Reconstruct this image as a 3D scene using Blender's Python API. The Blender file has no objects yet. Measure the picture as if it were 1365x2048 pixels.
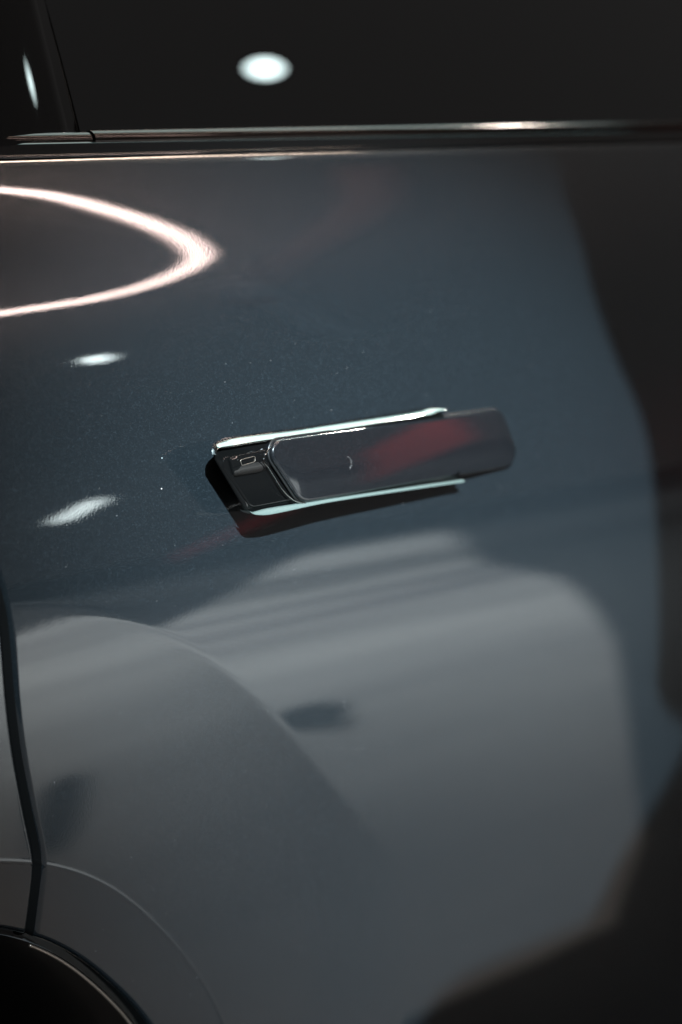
import bpy, bmesh, math, random
import numpy as np
from mathutils import Vector, Matrix
random.seed(3)
rad = math.radians
scene = bpy.context.scene
C = bpy.context.collection

# ------------------------------------------------------------------ camera
AZ, PI_ = rad(48.4), rad(11.9)
fwd = Vector((math.cos(AZ) * math.cos(PI_), math.sin(AZ) * math.cos(PI_), -math.sin(PI_)))
cam_loc = Vector((0, 0, 0.93)) - fwd * 1.2
cd = bpy.data.cameras.new('camera')
cam = bpy.data.objects.new('camera', cd)
C.objects.link(cam)
cam.location = cam_loc
cam.rotation_euler = fwd.to_track_quat('-Z', 'Y').to_euler()
cd.sensor_fit = 'VERTICAL'
cd.sensor_height = 36.0
cd.sensor_width = 36.0
cd.lens = 4000.0 / 2048.0 * 36.0
cd.clip_start = 0.02
cd.clip_end = 200
cd.dof.use_dof = True
focus = Vector((-0.085, -0.028, 0.965))
cd.dof.focus_distance = (focus - cam_loc).dot(fwd)
cd.dof.aperture_fstop = 3.2
scene.camera = cam

# ------------------------------------------------------------------ the dark hall and exposure
w = bpy.data.worlds.new('World')
scene.world = w
w.use_nodes = True
w.node_tree.nodes['Background'].inputs[0].default_value = (0.090, 0.087, 0.086, 1)
w.node_tree.nodes['Background'].inputs[1].default_value = 1.0
scene.view_settings.view_transform = 'Standard'
scene.view_settings.look = 'None'
scene.view_settings.exposure = 0.0
scene.view_settings.gamma = 1.0
scene.cycles.max_bounces = 8
scene.cycles.sample_clamp_indirect = 20.0

# key spotlight that throws the handle's shadow down the door
KEY_DIR = Vector((-0.55, -1.0, 0.80))
KEY_POS = Vector((0, 0, 0.96)) + KEY_DIR * 3.6
kl = bpy.data.lights.new('spotlight_beam', 'SPOT')
kl.energy = 9700
kl.color = (0.72, 0.90, 1.0)
kl.shadow_soft_size = 0.006
kl.spot_size = rad(8.4)
kl.spot_blend = 1.0
klo = bpy.data.objects.new('spotlight_beam', kl)
klo.location = KEY_POS
klo.rotation_euler = (Vector((0.10, 0, 0.825)) - KEY_POS).to_track_quat('-Z', 'Y').to_euler()
C.objects.link(klo)
# unseen spot added to brighten the walkway mirrored in the paint
fl = bpy.data.lights.new('walkway_fill', 'SPOT')
fl.energy = 5600
fl.color = (0.93, 0.99, 1.0)
fl.shadow_soft_size = 0.15
fl.spot_size = rad(80)
fl.spot_blend = 0.5
flo = bpy.data.objects.new('walkway_fill', fl)
flo.location = (0.7, -4.1, 4.2)
flo.rotation_euler = (Vector((1.5, -4.1, 0)) - Vector(flo.location)).to_track_quat('-Z', 'Y').to_euler()
C.objects.link(flo)
f2 = bpy.data.lights.new('far_walkway_fill', 'SPOT')  # second unseen spot, added to brighten the far walkway
f2.energy = 9500
f2.color = (0.93, 0.99, 1.0)
f2.shadow_soft_size = 0.12
f2.spot_size = rad(84)
f2.spot_blend = 1.0
f2o = bpy.data.objects.new('far_walkway_fill', f2)
f2o.location = (4.0, -9.0, 4.6)
f2o.rotation_euler = (Vector((6.6, -8.0, 0)) - Vector(f2o.location)).to_track_quat('-Z', 'Y').to_euler()
C.objects.link(f2o)
rl = bpy.data.lights.new('drape_fill', 'SPOT')  # unseen spot added only to light the red cloth
rl.energy = 1000
rl.color = (1.0, 0.9, 0.88)
rl.shadow_soft_size = 0.08
rl.spot_size = rad(34)
rlo = bpy.data.objects.new('drape_fill', rl)
rlo.location = (4.6, -2.0, 3.0)
rlo.rotation_euler = (Vector((5.75, -4.1, 1.0)) - Vector(rlo.location)).to_track_quat('-Z', 'Y').to_euler()
C.objects.link(rlo)


# ------------------------------------------------------------------ material helpers
def mat(name, col, rough=0.5, metal=0.0, coat=0.0, coat_rough=0.03, coat_ior=1.5, spec=0.5):
    m = bpy.data.materials.new(name)
    m.use_nodes = True
    b = m.node_tree.nodes['Principled BSDF']
    b.inputs['Base Color'].default_value = (*col, 1)
    b.inputs['Roughness'].default_value = rough
    b.inputs['Metallic'].default_value = metal
    b.inputs['Coat Weight'].default_value = coat
    b.inputs['Coat Roughness'].default_value = coat_rough
    b.inputs['Coat IOR'].default_value = coat_ior
    b.inputs['Specular IOR Level'].default_value = spec
    return m


def emis(name, col, strength):
    m = bpy.data.materials.new(name)
    m.use_nodes = True
    nt = m.node_tree
    b = nt.nodes['Principled BSDF']
    b.inputs['Base Color'].default_value = (0.8, 0.8, 0.8, 1)
    b.inputs['Emission Color'].default_value = (*col, 1)
    b.inputs['Emission Strength'].default_value = strength
    return m


def nodes(m):
    nt = m.node_tree
    return nt, nt.nodes['Principled BSDF'], nt.nodes.new, nt.links.new


def car_paint(name='metallic_paint', base=(0.0061, 0.0082, 0.0098), peel=0.022, dust=1.0):
    m = mat(name, base, rough=0.24, metal=0.12, spec=0.22, coat=1.0, coat_rough=0.02, coat_ior=1.55)
    nt, b, N, L = nodes(m)
    tc = N('ShaderNodeTexCoord')
    # metal flakes: fine cells with their own brightness and tilt
    vo = N('ShaderNodeTexVoronoi'); vo.inputs['Scale'].default_value = 2600
    L(tc.outputs['Object'], vo.inputs['Vector'])
    sep = N('ShaderNodeSeparateColor'); L(vo.outputs['Color'], sep.inputs[0])
    rmp = N('ShaderNodeValToRGB')
    rmp.color_ramp.elements[0].position = 0.0; rmp.color_ramp.elements[0].color = (*[c * 0.80 for c in base], 1)
    rmp.color_ramp.elements[1].position = 0.93; rmp.color_ramp.elements[1].color = (*[c * 1.15 for c in base], 1)
    e = rmp.color_ramp.elements.new(0.985); e.color = (*[min(1, c * 2.6) for c in base], 1)
    L(sep.outputs[0], rmp.inputs[0])
    fb = N('ShaderNodeBump'); fb.inputs['Strength'].default_value = 0.25; fb.inputs['Distance'].default_value = 0.00006
    L(sep.outputs[1], fb.inputs['Height'])
    L(fb.outputs[0], b.inputs['Normal'])
    # dust specks lying on the clear coat
    vd = N('ShaderNodeTexVoronoi'); vd.inputs['Scale'].default_value = 330
    L(tc.outputs['Object'], vd.inputs['Vector'])
    sd = N('ShaderNodeSeparateColor'); L(vd.outputs['Color'], sd.inputs[0])
    big = N('ShaderNodeTexNoise'); big.inputs['Scale'].default_value = 7; big.inputs['Detail'].default_value = 3
    L(tc.outputs['Object'], big.inputs['Vector'])
    thr = N('ShaderNodeMath'); thr.operation = 'MULTIPLY_ADD'
    L(big.outputs[0], thr.inputs[0]); thr.inputs[1].default_value = 0.55; thr.inputs[2].default_value = -0.15
    few = N('ShaderNodeMath'); few.operation = 'LESS_THAN'
    L(sd.outputs[0], few.inputs[0]); L(thr.outputs[0], few.inputs[1])
    rr = N('ShaderNodeMath'); rr.operation = 'MULTIPLY'
    L(sd.outputs[1], rr.inputs[0]); rr.inputs[1].default_value = 0.085
    near = N('ShaderNodeMath'); near.operation = 'LESS_THAN'
    L(vd.outputs['Distance'], near.inputs[0]); L(rr.outputs[0], near.inputs[1])
    both = N('ShaderNodeMath'); both.operation = 'MULTIPLY'
    L(few.outputs[0], both.inputs[0]); L(near.outputs[0], both.inputs[1])
    amt = N('ShaderNodeMath'); amt.operation = 'MULTIPLY'
    L(both.outputs[0], amt.inputs[0]); amt.inputs[1].default_value = 0.4 * dust
    mx = N('ShaderNodeMix'); mx.data_type = 'RGBA'
    L(amt.outputs[0], mx.inputs['Factor']); L(rmp.outputs[0], mx.inputs['A']); mx.inputs['B'].default_value = (0.35, 0.34, 0.33, 1)
    L(mx.outputs['Result'], b.inputs['Base Color'])
    inv = N('ShaderNodeMath'); inv.operation = 'SUBTRACT'; inv.inputs[0].default_value = 1.0
    L(amt.outputs[0], inv.inputs[1])
    im = N('ShaderNodeMath'); im.operation = 'MULTIPLY'; L(inv.outputs[0], im.inputs[0]); im.inputs[1].default_value = 0.12
    L(im.outputs[0], b.inputs['Metallic'])
    # orange peel of the clear coat
    n1 = N('ShaderNodeTexNoise'); n1.inputs['Scale'].default_value = 800; n1.inputs['Detail'].default_value = 2
    L(tc.outputs['Object'], n1.inputs['Vector'])
    cb = N('ShaderNodeBump'); cb.inputs['Strength'].default_value = peel; cb.inputs['Distance'].default_value = 0.0003
    L(n1.outputs[0], cb.inputs['Height'])
    L(cb.outputs[0], b.inputs['Coat Normal'])
    return m


M = {}
M['paint'] = car_paint()
M['band'] = car_paint('arch_paint', base=(0.012, 0.014, 0.016), dust=0.4)
M['trim_black'] = mat('trim_black', (0.004, 0.004, 0.004), rough=0.03, spec=0.4)
M['grip'] = car_paint('dimmed_paint', base=(0.0048, 0.0052, 0.0060), dust=0.1)  # door paint darkened in colour, as less light reaches the grip
M['gloss_black'] = mat('gloss_black_plastic', (0.002, 0.002, 0.002), rough=0.02, spec=0.35)
M['glass'] = mat('privacy_glass', (0.0001, 0.0001, 0.0001), rough=0.0, spec=1.0)
M['chrome'] = mat('black_chrome', (0.34, 0.36, 0.35), rough=0.04, metal=1.0)
M['satin'] = mat('satin_silver', (0.085, 0.105, 0.095), rough=0.3, metal=0.15)
M['edge'] = mat('rubber_edge', (0.006, 0.006, 0.006), rough=0.35)
M['rubber'] = mat('rubber', (0.002, 0.002, 0.002), rough=0.8, spec=0.08)
M['belt'] = mat('satin_trim', (0.010, 0.0065, 0.005), rough=0.09, metal=0.5, spec=0.3)
M['glint'] = mat('loop_glint', (0.20, 0.18, 0.17), rough=0.3)  # pale colour of the modelled loop reflection
M['liner'] = mat('felt_liner', (0.14, 0.14, 0.14), rough=0.95, spec=0.1)
M['lip'] = mat('lip_metal', (0.22, 0.18, 0.15), rough=0.3, metal=0.8)
M['dark'] = mat('dark_metal', (0.01, 0.01, 0.011), rough=0.5)
M['alloy'] = mat('alloy', (0.05, 0.05, 0.055), rough=0.35, metal=1.0)
M['warm'] = emis('warm_led', (1.0, 0.75, 0.68), 64)
M['tube'] = emis('warm_tube', (1.0, 0.76, 0.60), 30)
M['cool'] = emis('cool_panel', (0.80, 1.0, 0.95), 3.2)
M['cyan'] = emis('cyan_strip', (0.18, 0.62, 0.70), 2.6)
M['lampw'] = emis('lamp_white', (0.80, 1.0, 1.0), 30)
M['lampm'] = emis('lamp_warm', (1.0, 0.84, 0.74), 800)
M['lampb'] = emis('lamp_bar', (0.85, 1.0, 1.0), 22)
M['lampc'] = emis('lamp_cool', (0.85, 1.0, 1.0), 90)

# floor material
def speckle(name, c0, c1, scale, rough):
    m = mat(name, c0, rough=rough)
    nt, b, N, L = nodes(m)
    tc = N('ShaderNodeTexCoord')
    n = N('ShaderNodeTexNoise'); n.inputs['Scale'].default_value = scale; n.inputs['Detail'].default_value = 5
    L(tc.outputs['Object'], n.inputs['Vector'])
    r = N('ShaderNodeValToRGB')
    r.color_ramp.elements[0].position = .3; r.color_ramp.elements[0].color = (*c0, 1)
    r.color_ramp.elements[1].position = .7; r.color_ramp.elements[1].color = (*c1, 1)
    L(n.outputs[0], r.inputs[0]); L(r.outputs[0], b.inputs['Base Color'])
    return m


M['floor'] = speckle('dark_carpet', (0.006, 0.007, 0.009), (0.010, 0.012, 0.014), 40, .95)
def streaks(name, c0, c1):
    m = mat(name, c0, rough=.6)
    nt, b, N, L = nodes(m)
    tc = N('ShaderNodeTexCoord'); mp = N('ShaderNodeMapping')
    mp.inputs['Rotation'].default_value = (0, 0, rad(46)); mp.inputs['Scale'].default_value = (0.22, 1.2, 1)
    L(tc.outputs['Object'], mp.inputs['Vector'])
    n = N('ShaderNodeTexNoise'); n.inputs['Scale'].default_value = 1.4; n.inputs['Detail'].default_value = 4
    L(mp.outputs[0], n.inputs['Vector'])
    r = N('ShaderNodeValToRGB')
    r.color_ramp.elements[0].position = .36; r.color_ramp.elements[0].color = (*c0, 1)
    r.color_ramp.elements[1].position = .62; r.color_ramp.elements[1].color = (*c1, 1)
    L(n.outputs[0], r.inputs[0]); L(r.outputs[0], b.inputs['Base Color'])
    return m


M['walk'] = streaks('worn_boards', (0.25, 0.255, 0.26), (0.50, 0.51, 0.505))
M['red'] = speckle('red_fabric', (0.30, 0.03, 0.035), (0.50, 0.06, 0.06), 20, .9)
M['red_dark'] = speckle('dimmed_red_fabric', (0.16, 0.015, 0.02), (0.22, 0.02, 0.03), 20, .9)  # red fabric darkened in colour to dim its reflection
M['duct'] = mat('duct_paint', (0.42, 0.48, 0.55), rough=.6)
M['swag'] = mat('swag_fabric', (0.30, 0.20, 0.19), rough=.9)
M['black_cloth'] = mat('black_cloth', (0.006, 0.006, 0.006), rough=1.0, spec=0.1)


# ------------------------------------------------------------------ object helpers
def link(name, me, m, parent=None, smooth=True):
    o = bpy.data.objects.new(name, me)
    C.objects.link(o)
    me.materials.append(m)
    if smooth:
        me.polygons.foreach_set('use_smooth', [True] * len(me.polygons))
    if parent is not None:
        o.parent = parent
        o.matrix_parent_inverse = parent.matrix_world.inverted() if False else Matrix.Translation(-parent.location) if parent.parent is None else Matrix.Identity(4)
    return o


def empty(name, loc=(0, 0, 0)):
    o = bpy.data.objects.new(name, None)
    o.location = loc
    C.objects.link(o)
    return o


def tag(o, label, cat, group=None, kind=None):
    if label: o['label'] = label
    if cat: o['category'] = cat
    if group: o['group'] = group
    if kind: o['kind'] = kind
    return o


def mesh_from(name, verts, faces):
    me = bpy.data.meshes.new(name)
    me.from_pydata([tuple(map(float, v)) for v in verts], [], faces)
    me.update()
    return me


def grid_mesh(name, P, flip=False, normals=None):
    """P: (a, b, 3) array of points."""
    a, b = P.shape[:2]
    idx = np.arange(a * b).reshape(a, b)
    q = np.stack([idx[:-1, :-1], idx[1:, :-1], idx[1:, 1:], idx[:-1, 1:]], -1).reshape(-1, 4)
    if flip:
        q = q[:, ::-1]
    me = bpy.data.meshes.new(name)
    me.vertices.add(a * b)
    me.vertices.foreach_set('co', P.reshape(-1).astype(np.float32))
    n = len(q)
    me.loops.add(n * 4)
    me.loops.foreach_set('vertex_index', q.reshape(-1).astype(np.int32))
    me.polygons.add(n)
    me.polygons.foreach_set('loop_start', (np.arange(n) * 4).astype(np.int32))
    me.update(calc_edges=True)
    me.validate()
    if normals is not None:
        me.polygons.foreach_set('use_smooth', [True] * len(me.polygons))
        me.normals_split_custom_set_from_vertices([tuple(v) for v in normals.reshape(-1, 3)])
    return me


def sweep(name, pts, r, m, parent=None, seg=12, closed=False):
    """round tube along a list of points; r may be a list (taper)"""
    pts = [Vector(p) for p in pts]
    n = len(pts)
    rs = r if hasattr(r, '__len__') else [r] * n
    vs, fs = [], []
    up = None
    for i, p in enumerate(pts):
        if closed:
            t = pts[(i + 1) % n] - pts[i - 1]
        else:
            t = pts[min(i + 1, n - 1)] - pts[max(i - 1, 0)]
        t.normalize()
        if up is None:
            up = Vector((0, 0, 1)) if abs(t.z) < .9 else Vector((0, 1, 0))
        a = t.cross(up).normalized()
        up = a.cross(t).normalized()
        for k in range(seg):
            an = 2 * math.pi * k / seg
            vs.append(p + (a * math.cos(an) + up * math.sin(an)) * rs[i])
    rng = n if closed else n - 1
    for i in range(rng):
        j = (i + 1) % n
        for k in range(seg):
            l = (k + 1) % seg
            fs.append((i * seg + k, i * seg + l, j * seg + l, j * seg + k))
    if not closed:
        fs.append(tuple(range(seg))[::-1])
        fs.append(tuple((n - 1) * seg + k for k in range(seg)))
    return link(name, mesh_from(name, vs, fs), m, parent)


def catmull(pts, per=12, closed=False):
    P = np.array(pts, float)
    n = len(P)
    out = []
    rng = n if closed else n - 1
    for i in range(rng):
        if closed:
            p0, p1, p2, p3 = P[i - 1], P[i], P[(i + 1) % n], P[(i + 2) % n]
        else:
            p1, p2 = P[i], P[i + 1]
            p0 = P[i - 1] if i > 0 else 2 * p1 - p2
            p3 = P[i + 2] if i + 2 < n else 2 * p2 - p1
        d1 = max(np.linalg.norm(p1 - p0), 1e-9) ** .5
        d2 = max(np.linalg.norm(p2 - p1), 1e-9) ** .5
        d3 = max(np.linalg.norm(p3 - p2), 1e-9) ** .5
        m1 = (p1 - p0) / d1 - (p2 - p0) / (d1 + d2) + (p2 - p1) / d2
        m2 = (p2 - p1) / d2 - (p3 - p1) / (d2 + d3) + (p3 - p2) / d3
        m1 *= d2; m2 *= d2
        for k in range(per):
            t = k / per
            out.append((2 * t**3 - 3 * t**2 + 1) * p1 + (t**3 - 2 * t**2 + t) * m1 + (-2 * t**3 + 3 * t**2) * p2 + (t**3 - t**2) * m2)
    if not closed:
        out.append(P[-1])
    return np.array(out)


def resample(P, n, w=None):
    s = np.concatenate([[0], np.cumsum(np.linalg.norm(np.diff(P, axis=0), axis=1))])
    t = (np.linspace(0, 1, n) if w is None else w) * s[-1]
    return np.stack([np.interp(t, s, P[:, k]) for k in range(P.shape[1])], 1)


def smooth_poly(P, sigma, iters=1):
    """smooth a dense evenly resampled polyline, ends kept"""
    k = np.exp(-0.5 * (np.arange(-3 * sigma, 3 * sigma + 1) / sigma) ** 2); k /= k.sum()
    n = 3 * sigma
    out = []
    for c in range(P.shape[1]):
        v = P[:, c]
        ext = np.concatenate([2 * v[0] - v[n:0:-1], v, 2 * v[-1] - v[-2:-n - 2:-1]])
        out.append(np.convolve(ext, k, 'valid'))
    return np.stack(out, 1)


# ------------------------------------------------------------------ body side surface: y = S(x, z)
Z_TOP = 1.150      # belt line
Z_SKIN = 1.1398    # top edge of the painted skin
_z = np.linspace(0.05, 1.2, 2301)
_KZ = [0.2, 0.60, 0.72, 0.80, 0.86, 0.90, 0.94, 0.975, 1.01, 1.045, 1.075, 1.100, 1.120, 1.1345]
_KT = [-12, -8.5, -7.0, -5, -0.5, 5, 9, 12.5, 16, 20, 24, 28.5, 33, 36]
_t = np.interp(_z, _KZ, _KT)
_k = np.hanning(61); _k /= _k.sum()
_t = np.convolve(np.pad(_t, 30, 'edge'), _k, 'valid')
# tight roll at the very top of the shoulder
_roll = np.clip((_z - 1.1345) / 0.006, 0, 1); _roll = _roll * _roll * (3 - 2 * _roll)
_t = _t * (1 - _roll) + 46.5 * _roll
_y = np.concatenate([[0], np.cumsum(np.tan(np.radians((_t[1:] + _t[:-1]) / 2)) * (_z[1] - _z[0]))])
_y -= np.interp(.95, _z, _y)


def mirror_curve(right, top_z, cx=-0.40):
    R_ = np.array(right)
    Lf = R_[::-1].copy(); Lf[:, 0] = 2 * cx - Lf[:, 0]
    P = catmull(np.vstack([R_, [[cx, top_z]], Lf]), 24)
    return smooth_poly(resample(P, 900), 14)


ARCH = mirror_curve([(-.065, .30), (-.068, .40), (-.08, .50), (-.105, .585), (-.1339, .6375), (-.1535, .6610), (-.1832, .6929),
                     (-.2143, .7158), (-.2469, .7317), (-.30, .742)], .746)
BAND = mirror_curve([(-.030, .20), (-.032, .42), (-.046, .53), (-.0755, .6175), (-.0848, .6344), (-.1065, .6675), (-.1346, .7020), (-.1644, .7327),
                     (-.189, .7505), (-.2222, .7655), (-.2475, .7731), (-.31, .783)], .787)
CREASE = mirror_curve([(.24, .20), (.215, .42), (.165, .555), (.11, .630), (.0538, .6931), (.0247, .7218), (-.0032, .7526), (-.0298, .7852), (-.0547, .8114),
                       (-.0781, .8364), (-.1037, .861), (-.128, .8787), (-.1514, .8914), (-.1804, .9033), (-.2056, .9095), (-.2363, .9136), (-.30, .918)], .920)
_gp = np.array([(-.2180, .60), (-.2175, .68), (-.2171, .7221), (-.2168, .7400), (-.2174, .7643), (-.2241, .7925), (-.2320, .8288), (-.2368, .8633),
                (-.2400, .9068), (-.2435, .9268), (-.262, 1.0), (-.285, 1.1), (-.295, 1.15), (-.300, 1.17)])
GAP = smooth_poly(resample(catmull(_gp, 16), 600), 6)
GAPW = 0.0030


def sdist(x, z, curve):
    """signed distance to a curve (positive on the wheel side for arch-like curves)"""
    sh = x.shape
    p = np.stack([x.ravel(), z.ravel()], 1)
    c = curve[::4]
    out = np.empty(len(p))
    a, b = c[:-1], c[1:]
    ab = b - a
    L2 = (ab ** 2).sum(1)
    for i in range(0, len(p), 4000):
        q = p[i:i + 4000, None, :] - a[None]
        t = np.clip((q * ab[None]).sum(2) / L2, 0, 1)
        r = q - t[..., None] * ab[None]
        d = np.sqrt((r ** 2).sum(2))
        j = d.argmin(1)
        ii = np.arange(len(j))
        cr = ab[j, 0] * q[ii, j, 1] - ab[j, 1] * q[ii, j, 0]
        out[i:i + 4000] = d[ii, j] * np.sign(cr)
    return out.reshape(sh)


def softplus(d, wd):
    return np.where(d > 30 * wd, d, wd * np.log1p(np.exp(np.clip(d / wd, -40, 31))))


def S(x, z):
    y = np.interp(z, _z, _y)
    far = sdist(x, z, CREASE)
    # flare inside the crease; it dies out towards the lower right
    fade = np.clip((x + 0.02) / 0.10, 0, 1); fade = 1 - fade * fade * (3 - 2 * fade)
    d = softplus(far, 0.0011)
    y = y + fade * math.tan(rad(6.2)) * 0.07 * (1 - np.exp(-d / 0.07))
    b = softplus(sdist(x, z, BAND), 0.0009)
    sb = sdist(x, z, BAND)
    y = y + math.tan(rad(7.5)) * b - 0.00030 * np.exp(-(sb / 0.0011) ** 2)
    # slow waviness of pressed sheet metal
    y = y + 0.00035 * np.sin(x * 9 + 2.0 * z + 1) * np.sin(z * 13 - 2)
    return y


def round_edge(y, e, r):
    e = np.clip(e, 0, r)
    return y + r - np.sqrt(np.maximum(r * r - (r - e) ** 2, 0))


def full(x, z):
    """panel surface with rolled edges at the shut line and the wheel opening"""
    y = S(x, z)
    g = np.interp(z, GAP[:, 1], GAP[:, 0])
    y = round_edge(y, np.abs(x - g) - GAPW, 0.0016)
    e = -sdist(x, z, ARCH)
    return round_edge(y, e, 0.0028)


def panel(name, P2, flip, m, parent, hem=0.014):
    """P2: (nu, nv, 2) grid in the (x, z) plane"""
    x, z = P2[..., 0], P2[..., 1]
    y = full(x, z)
    P = np.stack([x, y, z], -1)
    nrm = np.cross(np.gradient(P, axis=0), np.gradient(P, axis=1))
    if nrm[..., 1].mean() > 0:
        nrm = -nrm; flip = True
    else:
        flip = False
    nrm /= np.maximum(np.linalg.norm(nrm, axis=-1, keepdims=True), 1e-12)
    # hem: fold the border back into the body
    def fold(A, ax_n):
        B = A.copy(); B[..., 1] += hem
        return B
    P = np.concatenate([fold(P[:1], 0), P, fold(P[-1:], 0)], 0)
    P = np.concatenate([fold(P[:, :1], 0), P, fold(P[:, -1:], 0)], 1)
    nrm = np.concatenate([nrm[:1], nrm, nrm[-1:]], 0)
    nrm = np.concatenate([nrm[:, :1], nrm, nrm[:, -1:]], 1)
    me = grid_mesh(name, P, flip=flip, normals=nrm)
    o = link(name, me, m, parent)
    me.materials.append(M['rubber'])  # hem faces coloured black, painting the gap's shade into them
    a, b = P.shape[0] - 1, P.shape[1] - 1
    mi = np.zeros((a, b), np.int32); mi[0] = mi[-1] = 1; mi[:, 0] = mi[:, -1] = 1
    me.polygons.foreach_set('material_index', mi.ravel())
    return o


def coons(B, T, Lf, Rt):
    nu, nv = len(B), len(Lf)
    u = np.linspace(0, 1, nu)[:, None, None]; v = np.linspace(0, 1, nv)[None, :, None]
    return ((1 - v) * B[:, None] + v * T[:, None] + (1 - u) * Lf[None] + u * Rt[None]
            - (1 - u) * (1 - v) * B[0] - u * (1 - v) * B[-1] - (1 - u) * v * T[0] - u * v * T[-1])


car = empty('car', (0, 0, 0))
tag(car, 'dark grey metallic car seen close at its rear door, handle popped out', 'car')

X0, X1 = -1.15, 0.95
# where the shut line crosses the wheel opening
ga = np.interp(ARCH[:, 1], GAP[:, 1], GAP[:, 0])
right_half = ARCH[:, 0] > -0.40
gR, gL = GAPW, -GAPW
iR = np.where((ARCH[:, 0] > ga + GAPW) & right_half)[0].max()
iL = np.where((ARCH[:, 0] > ga - GAPW) & right_half)[0].max() + 1
NV = 460
zs = np.linspace(0, 1, NV)


def gap_side(z0, off):
    # denser rows low down
    zz = z0 + (Z_SKIN - z0) * zs
    return np.stack([np.interp(zz, GAP[:, 1], GAP[:, 0]) + off, zz], 1)


# --- rear door skin
wd = np.linspace(0, 1, 520)
wd = 0.62 * wd + 0.38 * wd ** 3
z0 = ARCH[iR, 1]
Lf = gap_side(z0, GAPW)
bot = np.vstack([[Lf[0]], ARCH[:iR + 1][::-1], [[-.02, .30]], [[X1, .30]]])
B = resample(bot, 520, wd)
T = resample(np.array([Lf[-1], [X1, Z_SKIN]]), 520, wd)
Rt = resample(np.array([[X1, .30], [X1, Z_SKIN]]), NV)
door = panel('rear_door', coons(B, T, Lf, Rt), True, M['paint'], car)

# --- quarter panel behind it
z0 = ARCH[iL, 1]
Lf = gap_side(z0, -GAPW)
bot = np.vstack([[Lf[0]], ARCH[iL:], [[-.79, .30]], [[X0, .30]]])
B = resample(bot, 260, wd[::2] if False else np.linspace(0, 1, 260) ** 1.5)
T = resample(np.array([Lf[-1], [X0, Z_SKIN]]), 260, np.linspace(0, 1, 260) ** 1.5)
Rt = resample(np.array([[X0, .30], [X0, Z_SKIN]]), NV)
G = coons(B, T, Lf, Rt)
# rounded lower corner
quarter = panel('quarter_panel', G, False, M['paint'], car)

# --- black inner structure seen through the gap
gx = np.linspace(X0 + .01, X1 - .01, 240); gz = np.linspace(.32, 1.137, 100)
gy = np.interp(gz, _z, _y)
Pi = np.stack([np.repeat(gx[:, None], 100, 1), np.repeat(gy[None] + .022, 240, 0), np.repeat(gz[None], 240, 0)], -1)
bm = bmesh.new()
vv = [[bm.verts.new(Pi[i, j]) for j in range(100)] for i in range(240)]
arch_d = sdist(Pi[..., 0], Pi[..., 2], ARCH)
for i in range(239):
    for j in range(99):
        if max(arch_d[i, j], arch_d[i + 1, j], arch_d[i, j + 1], arch_d[i + 1, j + 1]) < -0.003:
            bm.faces.new((vv[i][j], vv[i][j + 1], vv[i + 1][j + 1], vv[i + 1][j]))
bmesh.ops.delete(bm, geom=[v for v in bm.verts if not v.link_faces], context='VERTS')
me = bpy.data.meshes.new('inner_body'); bm.to_mesh(me); bm.free()
link('inner_body', me, M['rubber'], car)


gs_ = resample(GAP[(GAP[:, 1] > .715) & (GAP[:, 1] < 1.148)], 160)
sweep('door_seal', [(x, y + .0115, z) for (x, z), y in zip(gs_, S(gs_[:, 0], gs_[:, 1]))], .0036, M['rubber'], car, seg=8)

# --- wheel opening: liner, lip, tyre
def offset_curve(curve, d):
    t = np.gradient(curve, axis=0); t /= np.linalg.norm(t, axis=1, keepdims=True)
    nrm = np.stack([-t[:, 1], t[:, 0]], 1)
    return curve + nrm * d


A2 = resample(ARCH, 220)
inn = offset_curve(A2, 0.0045)
ys = S(inn[:, 0], inn[:, 1])
rows = []
for dy in (.006, .05, .12, .20, .30):
    rows.append(np.stack([inn[:, 0], ys + dy, inn[:, 1]], 1))
link('wheel_arch_liner', grid_mesh('wheel_arch_liner', np.array(rows)), M['liner'], car)
back = np.array([rows[-1], np.stack([np.full(len(inn), -.40) + (inn[:, 0] + .4) * .02, ys + .3, np.full(len(inn), .34)], 1)])
link('inner_arch_wall', grid_mesh('inner_arch_wall', back), M['liner'], car)
lipc = resample(offset_curve(ARCH, 0.0062), 700)
ly = S(lipc[:, 0], lipc[:, 1]) + 0.0075
lip = np.stack([lipc[:, 0], ly, lipc[:, 1]], 1)
gl = np.interp(lip[:, 2], GAP[:, 1], GAP[:, 0])
r_side = lip[(lip[:, 0] > gl + .0040)]
l_side = lip[(lip[:, 0] < gl - .0190)]
sweep('arch_lip', r_side, 0.0010, M['lip'], car, seg=8)
sweep('arch_lip', l_side, 0.0018, M['lip'], car, seg=8)

wheel = empty('wheel', (-.40, .13, .335))
wheel.parent = car


def lathe_y(name, prof, m, parent, seg=96):
    vs, fs = [], []
    for k in range(seg):
        a = 2 * math.pi * k / seg
        for (r, y) in prof:
            vs.append((r * math.cos(a), y, r * math.sin(a)))
    n = len(prof)
    for k in range(seg):
        l = (k + 1) % seg
        for i in range(n - 1):
            fs.append((k * n + i, k * n + i + 1, l * n + i + 1, l * n + i))
    o = bpy.data.objects.new(name, mesh_from(name, vs, fs))
    C.objects.link(o); o.data.materials.append(m); o.parent = parent
    o.data.polygons.foreach_set('use_smooth', [True] * len(o.data.polygons))
    return o


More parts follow.
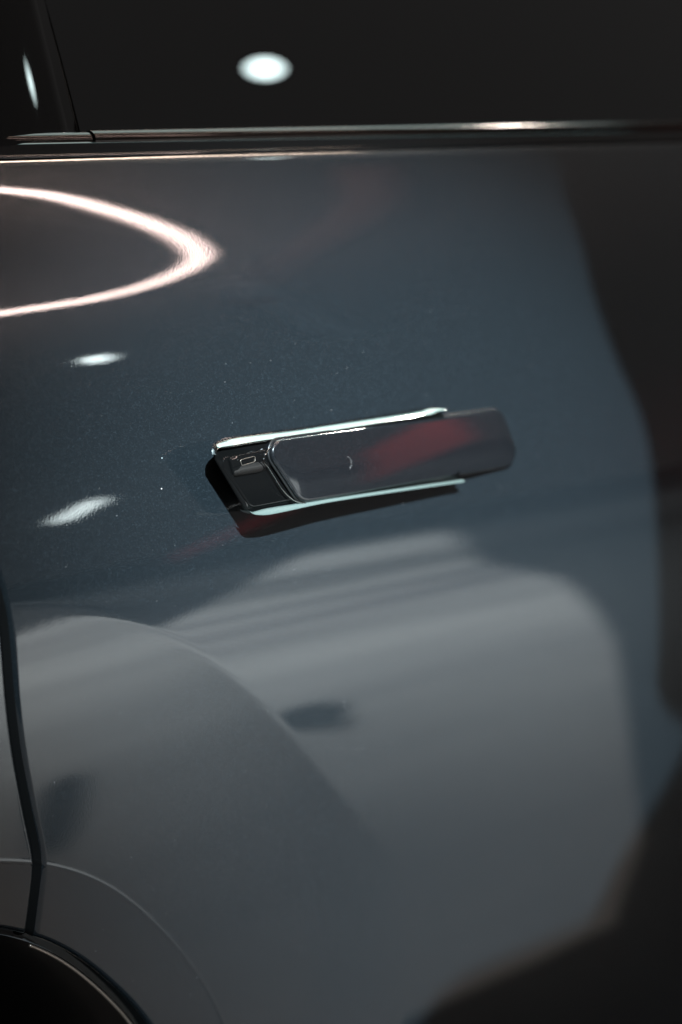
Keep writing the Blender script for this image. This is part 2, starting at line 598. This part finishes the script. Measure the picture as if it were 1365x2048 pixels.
lathe_y('tyre', [(.235, -.085), (.262, -.100), (.300, -.098), (.325, -.082), (.333, -.06), (.333, -.035), (.329, -.034), (.329, -.028), (.333, -.027),
                 (.333, .03), (.329, .031), (.329, .037), (.333, .038), (.333, .07), (.31, .10), (.235, .09)], M['rubber'], wheel)
lathe_y('rim', [(.237, -.088), (.240, -.082), (.225, -.070), (.215, .08)], M['alloy'], wheel)
lathe_y('hub', [(0.001, -.070), (.05, -.068), (.065, -.06), (.07, .0)], M['alloy'], wheel, 48)
for k in range(5):
    a = 2 * math.pi * k / 5
    vs = []
    for rr, hw, yy in ((.05, .030, -.066), (.13, .018, -.070), (.228, .026, -.076)):
        for s in (-1, 1):
            for dy in (0, .03):
                vs.append((rr * math.cos(a) - s * hw * math.sin(a), yy + dy, rr * math.sin(a) + s * hw * math.cos(a)))
    fs = []
    for i in (0, 4):
        fs += [(i, i + 2, i + 6, i + 4), (i + 1, i + 5, i + 7, i + 3), (i, i + 4, i + 5, i + 1), (i + 2, i + 3, i + 7, i + 6)]
    o = bpy.data.objects.new('spoke', mesh_from('spoke', vs, fs)); C.objects.link(o); o.data.materials.append(M['alloy']); o.parent = wheel

# ------------------------------------------------------------------ glass, pillar, belt trim
YB = float(np.interp(Z_TOP, _z, _y))     # body inset at the belt


def strip(name, x0, x1, prof, m, parent, nx=60, xshift=None):
    """sweep a (y, z) profile along x"""
    pr = catmull(prof, 8) if len(prof) < 9 else np.array(prof)
    xs = np.linspace(x0, x1, nx)
    P = np.zeros((nx, len(pr), 3))
    for i, x in enumerate(xs):
        P[i, :, 0] = x
        P[i, :, 1] = pr[:, 0]; P[i, :, 2] = pr[:, 1]
        if xshift is not None:
            P[i, :, 0] += xshift(pr[:, 1])
    return link(name, grid_mesh(name, P, flip=True), m, parent)


def pillar_x(z):
    # slanted joint between the door glass and the pillar cover
    return -0.1165 + (np.asarray(z) - 1.155) * 0.235


belt_prof = [(YB + .004, Z_TOP - .012), (YB - .0015, Z_TOP - .001), (YB - .0010, Z_TOP + .0020), (YB + .0020, Z_TOP + .0045), (YB + .008, Z_TOP + .0045), (YB + .02, Z_TOP - .002)]
sk = [(float(np.interp(z, _z, _y)) - .0003, z) for z in np.linspace(Z_SKIN + .0006, 1.1490, 9)]
waist = [(sk[0][0] + .006, sk[0][1] - .0002), (sk[0][0] + .0012, sk[0][1])] + sk[1:] + [(sk[-1][0] + .006, 1.1492)]
strip('waist_trim', X0, X1, waist, M['trim_black'], car, 160)
strip('belt_moulding', -0.112, X1, belt_prof, M['belt'], car, 160)
strip('belt_moulding', X0, -0.1135, [(p[0] + .0008, p[1] - .0008) for p in belt_prof], M['belt'], car)


def glass_y(z, x=0):
    h = z - (Z_TOP + .002)
    return YB + .007 + math.tan(rad(36.8)) * h + 0.42 * h * h


def glass_panel(name, xa, xb, za, zb, m, thick=.004, off=0.0, tw=0.0, nx=80, nz=60):
    P = np.zeros((nx, nz, 3))
    for j, z in enumerate(np.linspace(za, zb, nz)):
        a = xa(z) if callable(xa) else xa
        b = xb(z) if callable(xb) else xb
        xs = np.linspace(a, b, nx)
        P[:, j, 0] = xs
        P[:, j, 2] = z
        P[:, j, 1] = glass_y(z) + off + ((0.224 * np.maximum(xs - b, -.06) + 2.0 * np.maximum(xs - b, -.06) ** 2) - 0.42 * (z - Z_TOP - .002) ** 2 if tw else 0)
    back = P.copy(); back[..., 1] += thick
    # close the rim
    Q = np.concatenate([P, back[::-1]], 0)
    Q = np.concatenate([Q, Q[:1]], 0)
    return link(name, grid_mesh(name, Q, flip=True), m, car)


glass_panel('door_window', lambda z: pillar_x(z) + .0012, X1, Z_TOP - .01, 1.50, M['glass'])
glass_panel('pillar_cover', X0, lambda z: pillar_x(z) - .0012, Z_TOP - .01, 1.50, M['gloss_black'], off=-.0004, tw=1)
sweep('pillar_seal', [(pillar_x(z), glass_y(z) + .0018, z) for z in np.linspace(Z_TOP, 1.50, 30)], .0013, M['rubber'], car, seg=8)
# roof rail closing the top of the glass
rp = [(glass_y(1.495) - .006, 1.492), (glass_y(1.50) - .002, 1.515), (glass_y(1.50) + .04, 1.545), (glass_y(1.50) + .16, 1.57), (glass_y(1.50) + .5, 1.585)]
strip('roof', X0, X1, rp, M['paint'], car, 40)

# ------------------------------------------------------------------ door handle
handle = empty('door_handle', (0, 0, 0)); handle.parent = car
HX0, HX1 = -.108, .148


def rounded(poly, radii, seg=8):
    """round the corners of a closed (x, z) polygon"""
    n = len(poly); out = []
    for i in range(n):
        p = np.array(poly[i]); a = np.array(poly[i - 1]); b = np.array(poly[(i + 1) % n])
        u = (a - p) / np.linalg.norm(a - p); v = (b - p) / np.linalg.norm(b - p)
        ang = math.acos(np.clip(u @ v, -1, 1))
        r = radii[i]; t = r / math.tan(ang / 2)
        c = p + (u + v) / np.linalg.norm(u + v) * r / math.sin(ang / 2)
        s = p + u * t; e = p + v * t
        a0 = math.atan2(*(s - c)[::-1]); a1 = math.atan2(*(e - c)[::-1])
        da = (a1 - a0 + math.pi) % (2 * math.pi) - math.pi
        for k in range(seg + 1):
            q = a0 + da * k / seg
            out.append(c + r * np.array([math.cos(q), math.sin(q)]))
    return np.array(out)


def inset(P, d):
    n = len(P)
    t = np.roll(P, -1, 0) - np.roll(P, 1, 0)
    t /= np.linalg.norm(t, axis=1, keepdims=True)
    nr = np.stack([-t[:, 1], t[:, 0]], 1)
    area = 0.5 * np.sum(P[:, 0] * np.roll(P[:, 1], -1) - np.roll(P[:, 0], -1) * P[:, 1])
    return P + nr * d * (1 if area > 0 else -1)


def outline_dense(P, n=240):
    Q = np.vstack([P, P[:1]])
    return resample(Q, n + 1)[:-1]


def body_y(x, z):
    return float(np.interp(z, _z, _y))


def stack(name, rings, m, cap=True, parent=None, smooth=True):
    """rings: list of (n, 3) loops joined in order, last one capped"""
    n = len(rings[0])
    vs = np.vstack(rings); fs = []
    for i in range(len(rings) - 1):
        for k in range(n):
            l = (k + 1) % n
            fs.append((i * n + k, i * n + l, (i + 1) * n + l, (i + 1) * n + k))
    if cap:
        fs.append(tuple((len(rings) - 1) * n + k for k in range(n)))
    me = mesh_from(name, vs, fs)
    bm = bmesh.new(); bm.from_mesh(me)
    bmesh.ops.recalc_face_normals(bm, faces=bm.faces[:])
    bm.to_mesh(me); bm.free()
    return link(name, me, m, parent if parent is not None else handle, smooth)


def plane_off(x, a, b, xa=-.108, xb=.12):
    return a + (b - a) * (x - xa) / (xb - xa)


def lift(P, a, b, follow=0.6, zc=.962):
    """put an (x, z) outline in front of the door; a, b = protrusion at the rear and front end"""
    out = []
    for x, z in P:
        yb = body_y(x, z) * follow + body_y(x, zc) * (1 - follow)
        out.append((x, yb - plane_off(x, a, b), z))
    return np.array(out)


# carrier: parallelogram block of gloss black plastic
base_poly = [(-.1118, .9820), (-.1060, .9850), (.0790, .9835), (.0925, .9385), (-.0885, .9438)]
base_out = outline_dense(rounded(base_poly, [.006, .004, .006, .005, .010]), 260)
root_o = np.stack([.018 + (base_out[:, 0] - .018) * .80, .966 + (base_out[:, 1] - .966) * .8], 1)
root = lift(root_o, -.003, -.003, 1.0)
side0 = lift(base_out, .0215, .0085)
side1 = lift(inset(base_out, .0006), .0240, .0110)
side2 = lift(inset(base_out, .0014), .0255, .0120)
# black core
stack('carrier_body', [root, side0, lift(inset(base_out, .0016), .0225, .0095)], M['gloss_black'])


# bright trim: broad bevel along the top, thin lip along the bottom
def trim_bar(name, pts, wfun, m, nseg=120, tilt0=58, tilt1=68, steps=7, fb=.003, oa=.0262, ob=.0118):
    """ribbon whose cross-section is a shallow convex bevel facing up and outwards"""
    P = resample(catmull(pts, 10), nseg)
    rows = []
    for i, (x, z) in enumerate(P):
        wv = wfun(i / (nseg - 1))
        yb = body_y(x, z) * .6 + body_y(x, .962) * .4
        y = yb - plane_off(x, oa, ob)
        row = [(x, y + fb, z - wv * .55 - .0003), (x, y + .0004, z - wv * .55)]
        yy, zz = y, z - wv * .5
        for k in range(steps + 1):
            t = tilt0 + (tilt1 - tilt0) * k / steps
            row.append((x, yy, zz))
            yy += wv / steps * math.sin(rad(t)); zz += wv / steps * math.cos(rad(t))
        row.append((x, yy + .0012, zz + .0001)); row.append((x, yy + .003, zz - .0006))
        rows.append(row)
    return link(name, grid_mesh(name, np.array(rows), flip=True), m, handle)


def prof_w(full_w, a=.10, b=.08):
    def f(t):
        s = min(1, t / a) if a else 1; e = min(1, (1 - t) / b) if b else 1
        return full_w * max(.06, math.sin(s * math.pi / 2)) * max(.06, math.sin(e * math.pi / 2))
    return f


trim_bar('top_trim', [(-.1112, .9815), (-.1098, .9848), (-.1045, .9868), (-.03, .9866), (.05, .9862), (.0745, .9860), (.0800, .9848)], prof_w(.0068, .10, .09), M['chrome'])
trim_bar('bottom_trim', [(-.0925, .9478), (-.0905, .9464), (-.0860, .9456), (-.03, .9444), (.04, .9417), (.0900, .9395)], lambda t: .0036 * max(.12, math.sin(min(1, t / .10) * math.pi / 2)) * (.50 + .50 / (1 + math.exp((t - .22) * 22))) * (1 - .3 * t), M['satin'], tilt0=8, tilt1=60, fb=.009, oa=.0295, ob=.0122)

# recessed pocket in the visible end of the carrier
pocket = outline_dense(rounded([(-.1085, .9785), (-.050, .9800), (-.050, .9475), (-.0865, .9475)], [.004, .003, .003, .006]), 160)
stack('carrier_face', [lift(pocket, .0225, .0125), lift(inset(pocket, .0005), .0232, .0130), lift(inset(pocket, .0012), .0232, .0130)], M['gloss_black'])
# ledge above the dark finger recess
ledge = outline_dense(rounded([(-.1010, .9785), (-.070, .9795), (-.0700, .9690), (-.0790, .9672), (-.0985, .9672)], [.002, .002, .002, .003, .002]), 120)
stack('ledge', [lift(ledge, .0222, .0125), lift(ledge, .0240, .0150), lift(inset(ledge, .0006), .0247, .0157)], M['gloss_black'])
# small frame on the ledge
fr = outline_dense(rounded([(-.0935, .9760), (-.0820, .9768), (-.0828, .9737), (-.0925, .9727)], [.001] * 4), 60)
sweep('sensor_frame', [tuple(p) for p in lift(fr, .0252, .0160)], .00018, M['lip'], handle, seg=6, closed=True)

# painted grip, swung out at its rear end
plate_poly = [(-.0800, .9846), (.1360, .9788), (.1535, .9405), (-.0520, .9462)]
plate_out = outline_dense(rounded(plate_poly, [.0075, .013, .010, .0135]), 300)
PA, PB = .0312, .0080
r0 = lift(plate_out, PA - .0110, PB - .0080)
r1 = lift(plate_out, PA - .0020, PB - .0020)
rings = [lift(inset(plate_out, .004), PA - .0135, PB - .0100), r0]
for k in range(7):
    a = k / 6 * math.pi / 2
    rings.append(lift(inset(plate_out, .0020 * (1 - math.cos(a))), PA - .0020 + .0020 * math.sin(a), PB - .0020 + .0020 * math.sin(a)))
last_in = inset(plate_out, .0020)
shell = stack('grip', rings, M['grip'], cap=False)
# slightly crowned face filled between the upper and the lower half of the outline
iL_ = int(last_in[:, 0].argmin()); iR_ = int(last_in[:, 0].argmax())
seq = np.roll(last_in, -iL_, 0); k_ = (iR_ - iL_) % len(last_in)
chA = seq[:k_ + 1]; chB = np.vstack([seq[k_:], seq[:1]])[::-1]
chA = resample(chA, 150); chB = resample(chB, 150)
if chA[:, 1].mean() < chB[:, 1].mean():
    chA, chB = chB, chA
# both chains share the same x stations
xs_ = np.sort(np.concatenate([last_in[iL_, 0] + (last_in[iR_, 0] - last_in[iL_, 0]) * np.linspace(0, 1, 200)]))
tz = np.interp(xs_, chA[:, 0], chA[:, 1]); bz = np.interp(xs_, chB[:, 0], chB[:, 1])
face = np.zeros((200, 15, 3))
for j_, v_ in enumerate(np.linspace(0, 1, 15)):
    zz_ = bz + (tz - bz) * v_
    bulge = .0007 * 4 * v_ * (1 - v_) * np.clip((tz - bz) / .036, 0, 1) ** 2
    face[:, j_] = lift(np.stack([xs_, zz_], 1), PA, PB) - np.stack([0 * bulge, bulge - .00003, 0 * bulge], 1)
fo = link('grip_face', grid_mesh('grip_face', face), M['grip'], handle)
# dark rubber line round the grip
gs = outline_dense(inset(plate_out, -.0003), 300)
sweep('grip_seal', [tuple(p) for p in lift(gs, PA - .0035, PB - .0035)], .0007, M['edge'], handle, seg=8, closed=True)
# neck that carries the grip
neck = outline_dense(rounded([(-.066, .978), (.07, .975), (.08, .949), (-.045, .951)], [.004] * 4), 120)
stack('grip_neck', [lift(neck, .018, .006), lift(neck, PA - .008, PB - .004)], M['gloss_black'])
# fine bright piping between carrier and grip
pip = [(-.0700, .9815), (-.0735, .9790), (-.0775, .9738), (-.0735, .9685), (-.0690, .9615), (-.0640, .9545), (-.0560, .9480), (-.0480, .9455)]
pp = resample(catmull(pip, 8), 60)
sweep('piping', [tuple(p) for p in lift(pp, .0270, .0150)], .00035, M['chrome'], handle, seg=8)

# small loop reflection modelled as thin pale rims on door and grip
loop_pts = np.array([(-.1275, .9632), (-.1240, .9668), (-.1180, .9672), (-.1135, .9655), (-.1180, .9632), (-.1235, .9622)])
loop_path = catmull(loop_pts, 8)
sweep('loop_reflection', [(x, float(np.interp(z, _z, _y)) - .0001, z) for x, z in loop_path], .00013, M['glint'], car, seg=6)
bm = bmesh.new(); bmesh.ops.create_icosphere(bm, subdivisions=2, radius=.0006, matrix=Matrix.Translation((-.1315, float(np.interp(.9612, _z, _y)), .9612)))
me = bpy.data.meshes.new('reflection_dot'); bm.to_mesh(me); bm.free(); link('reflection_dot', me, M['glint'], car)
a_ = [(-.0125 + .0036 * math.cos(t), .9640 + .0036 * math.sin(t)) for t in np.linspace(-1.2, 1.5, 14)]
sweep('grip_reflection', [tuple(p) for p in lift(np.array(a_), PA + .0007, PB + .0007)], .00006, M['glint'], handle, seg=6)

# ------------------------------------------------------------------ the hall as mirrored in the paint
fl_ = mesh_from('floor', [(-30, -30, 0), (30, -30, 0), (30, 30, 0), (-30, 30, 0)], [(0, 1, 2, 3)])
tag(link('floor', fl_, M['floor'], smooth=False), None, None, kind='structure')
wk = mesh_from('walkway', [(-2.0, -.42, .004), (.86, -.42, .004), (1.01, -.43, .004), (1.20, -.56, .004), (1.88, -1.28, .004), (2.70, -2.25, .004), (3.8, -3.7, .004), (12.0, -12.6, .004), (12.0, -14.2, .004), (1.8, -2.95, .004), (-1.2, -3.3, .004)], [tuple(range(10))[::-1]])
tag(link('walkway', wk, M['walk'], smooth=False), None, None, kind='structure')

# looped warm LED lamp
loop = [(0.5, -.95), (1.1, -.95), (1.515, -1.085), (1.678, -1.20), (1.888, -1.43), (2.16, -1.76), (2.46, -2.15), (2.66, -2.48), (2.72, -2.74), (2.70, -2.96), (2.60, -3.12), (2.45, -3.21), (2.2, -3.32), (1.5, -3.5), (.6, -3.4), (0, -2.9), (-.2, -2.0), (0, -1.2)]
lp = catmull(loop, 12, closed=True)
ring = empty('loop_lamp', (1.0, -1.6, 3.6))
tag(ring, 'warm loop shaped ceiling lamp mirrored in the shoulder of the door', 'lamp')
sweep('light_tube', [(x, y, 3.6) for x, y in lp], .0155, M['warm'], ring, seg=10, closed=True)
for a, b in ((1.1, -.95), (2.46, -2.15), (1.5, -3.5), (-.2, -2.0)):
    sweep('hanging_cable', [(a, b, 3.63), (a, b, 5.2)], .004, M['dark'], ring, seg=6)

tl = empty('tube_lamp', (1.4, -.12, 3.6))
tag(tl, 'straight warm tube lamp mirrored as a thin line below the window', 'lamp')
sweep('light_tube', [(-1.2, -.05, 3.6), (2.26, -.05, 3.6), (2.30, -.05, 3.6)], [.03, .03, .02], M['tube'], tl, seg=10)
for a in (-1.0, 2.0):
    sweep('hanging_cable', [(a, -.03, 3.63), (a, -.03, 5.2)], .004, M['dark'], tl, seg=6)


def box(name, a, b, m, parent):
    x0, y0, z0 = a; x1, y1, z1 = b
    vs = [(x0, y0, z0), (x1, y0, z0), (x1, y1, z0), (x0, y1, z0), (x0, y0, z1), (x1, y0, z1), (x1, y1, z1), (x0, y1, z1)]
    fs = [(0, 3, 2, 1), (4, 5, 6, 7), (0, 1, 5, 4), (1, 2, 6, 5), (2, 3, 7, 6), (3, 0, 4, 7)]
    return link(name, mesh_from(name, vs, fs), m, parent, smooth=False)


pn = empty('panel_lamp', (2.3, .6, 3.7))
tag(pn, 'cool white panel lamp mirrored in the bright edges of the handle', 'lamp')
box('diffuser', (1.0, .62, 3.70), (3.40, 2.0, 3.72), M['cool'], pn)
box('cyan_strip', (1.0, .46, 3.70), (3.40, .615, 3.72), M['cyan'], pn)
box('frame', (.97, .43, 3.723), (3.43, 2.03, 3.78), M['dark'], pn)


def downlight(loc, r, m, label, aim=None, rx=1.0):
    o = empty('downlight', loc)
    tag(o, label, 'lamp', 'small round lamps hanging in the hall')
    n = 40
    ax = Vector(aim) if aim else Vector((0, 0, -1))
    q = ax.to_track_quat('Z', 'Y')
    def P(rr, h):
        return [Vector(loc) + q @ Vector((rr * rx * math.cos(2 * math.pi * k / n), rr * math.sin(2 * math.pi * k / n), h)) for k in range(n)]
    vs = P(r, 0); fs = [tuple(range(n))]
    link('lamp_disc', mesh_from('lamp_disc', vs, fs), m, o, smooth=False)
    vs = P(r * 1.02, .01) + P(r * 1.15, .012) + P(r * 1.15, -.14) + P(r * .5, -.16)
    fs = [(i * n + k, i * n + (k + 1) % n, (i + 1) * n + (k + 1) % n, (i + 1) * n + k) for i in range(3) for k in range(n)]
    fs.append(tuple(3 * n + k for k in range(n)))
    link('housing', mesh_from('housing', vs, fs), M['dark'], o)
    return o


AT = Vector((0, 0, .95))
def dl(loc, r, m, label, rx=1.0):
    return downlight(loc, r, m, label, (AT - Vector(loc)).normalized(), rx)


dl((3.488, -4.67, 3.6), .032, M['lampc'], 'small round lamp mirrored in the paint above the handle')
dl((2.337, -.514, 3.9), .035, M['lampw'], 'round white lamp mirrored in the dark window')
dl((2.74, .92, 3.4), .06, M['lampm'], 'round warm lamp mirrored in the belt moulding')
bar = empty('bar_lamp', (2.54, -4.155, 0))
tag(bar, 'slanted white bar lamp mirrored in the paint left of the handle', 'lamp')
sweep('light_tube', [(2.478, -4.20, 1.385), (2.605, -4.115, 1.545)], .022, M['lampb'], bar, seg=12)
sweep('stem', [(2.54, -4.17, 1.45), (2.56, -4.26, 1.45), (2.56, -4.26, 0)], .008, M['dark'], bar, seg=8)

# spotlight fixture round the key beam
fx = empty('spotlight', KEY_POS)
tag(fx, 'black stage spotlight that throws the shadow of the handle', 'spotlight')
dirv = (Vector((0.05, 0, .85)) - KEY_POS).normalized()
sweep('can', [KEY_POS - dirv * .32, KEY_POS - dirv * .30, KEY_POS - dirv * .05], [.05, .09, .10], M['dark'], fx, seg=24)
sweep('yoke', [KEY_POS - dirv * .2, KEY_POS - dirv * .2 + Vector((0, 0, .9))], .012, M['dark'], fx, seg=8)

# unseen black cloth, added to shade the front of the door
shade_cloth = empty('added_shade_cloth', (-.5, -2.0, 2.4))
tag(shade_cloth, 'unseen black cloth added to shade the front part of the door', 'shade_cloth')
edge = []
_bp = [(1.20, .262), (1.15, .266), (1.14, .266), (1.104, .252), (1.075, .252), (1.048, .250), (1.005, .258), (.949, .280), (.882, .286), (.80, .296), (.754, .303), (.735, .330), (.715, .345), (.696, .339), (.629, .287), (.585, .257), (.575, .11), (.50, .07), (.30, .05)]
YF = -2.0  # edge is projected from the wanted shadow outline towards the key light
for z, x in _bp:
    p = Vector((x, float(np.interp(z, _z, _y)), z)); d = KEY_POS - p
    t = (YF - p.y) / d.y
    q = p + d * t
    edge.append((q.x, q.z))
edge = catmull(edge, 6)
nx = 24
XR = -.15
P = np.zeros((len(edge), nx, 3))
for i, (ex, ez) in enumerate(edge):
    for j in range(nx):
        s = j / (nx - 1)
        P[i, j] = (ex + (XR - ex) * s, YF + .02 * math.sin(19 * s) * s, ez)
Pb = P.copy(); Pb[..., 1] -= .006
Q = np.concatenate([P, Pb[:, ::-1], P[:, :1]], 1)
link('cloth', grid_mesh('cloth', Q), M['black_cloth'], shade_cloth)
sweep('rail', [(-1.2, YF, edge[0][1]), (-.1, YF, edge[0][1])], .014, M['dark'], shade_cloth, seg=12)

# unseen red cloths added for the red reflections on handle and door
red = empty('added_red_drape', (6, -7, 0))
tag(red, 'unseen red cloth added to mirror softly as red in the handle', 'drape')
def drape(x0, y0, x1, y1, z0, z1, amp=.06, n=60, slant=0.0):
    P = np.zeros((n, 14, 3))
    for i in range(n):
        s = i / (n - 1)
        for j in range(14):
            v = j / 13
            P[i, j] = (x0 + (x1 - x0) * s, y0 + (y1 - y0) * s + amp * math.sin(s * 34), z0 + (z1 - z0) * v + slant * s)
    Pb = P[:, ::-1].copy(); Pb[..., 1] -= .01
    return np.concatenate([P, Pb, P[:, :1]], 1)
link('cloth', grid_mesh('red_cloth', drape(5.62, -4.24, 5.90, -3.92, .02, 1.10, .02, 60, .90)), M['red'], red)
link('cloth_tail', grid_mesh('red_cloth', drape(2.50, -3.655, 2.80, -3.48, .74, .81, .01, 40, .30)), M['red_dark'], red)
sweep('rail', [(5.58, -4.28, 1.14), (5.94, -3.88, 2.04)], .012, M['dark'], red, seg=8)

# unseen pale tube and brown swag, added for soft streaks in the paint
duct = empty('added_duct', (5.0, -4.9, 4.3))
tag(duct, 'unseen pale grey duct added to mirror as a faint streak above the handle', 'duct')
dp = catmull([(3.94, -3.80, 4.3), (4.62, -4.49, 4.3), (5.47, -5.36, 4.3), (6.12, -5.97, 4.3), (6.3, -6.3, 4.7), (6.4, -6.5, 5.6)], 8)
sweep('duct_tube', dp, .14, M['duct'], duct, seg=16)
duct2 = empty('added_swag', (3.8, -2.7, 4.3))  # added for a brownish arc mirrored in the paint
tag(duct2, 'unseen brownish swag added to mirror as a faint arc below the window', 'swag')
dq = catmull([(4.4, -4.4, 4.25), (4.19, -4.01, 4.3), (3.92, -3.26, 4.3), (3.73, -2.57, 4.3), (3.49, -1.87, 4.3), (3.29, -1.27, 4.4)], 8)
sweep('swag_cloth', dq, .12, M['swag'], duct2, seg=16)

# unseen black bags added to mirror as dark patches in the paint
def added_bag(loc, sx, sy, sz, rot, label):
    o = empty('added_bag', loc)
    tag(o, label, 'added_bag')
    bm = bmesh.new()
    bmesh.ops.create_uvsphere(bm, u_segments=32, v_segments=16, radius=1)
    for v in bm.verts:
        c = v.co
        f_ = 1 - .25 * math.exp(-(c.x / .2) ** 2)
        c.x, c.y, c.z = c.x * sx, c.y * sy * f_, (abs(c.z) ** .8 * (1 if c.z > 0 else -1) * f_ + 1) * sz
    bm.transform(Matrix.Translation(loc) @ Matrix.Rotation(rot, 4, 'Z'))
    me = bpy.data.meshes.new('bag_body'); bm.to_mesh(me); bm.free()
    link('bag_body', me, M['black_cloth'], o)
    q = Matrix.Translation(loc) @ Matrix.Rotation(rot, 4, 'Z')
    sweep('strap', [q @ Vector(p) for p in ((0, -sy * .7, sz * 1.3), (0, -sy * .3, sz * 2.2), (0, sy * .3, sz * 2.2), (0, sy * .7, sz * 1.3))], .006, M['rubber'], o, seg=8)


added_bag((1.14, -1.27, .004), .060, .055, .035, .9, 'small unseen black bag added to mirror as a dark patch under the handle')
added_bag((.56, -1.06, .004), .12, .024, .02, -.98, 'unseen black bag added near the car to mirror beside the shut line')
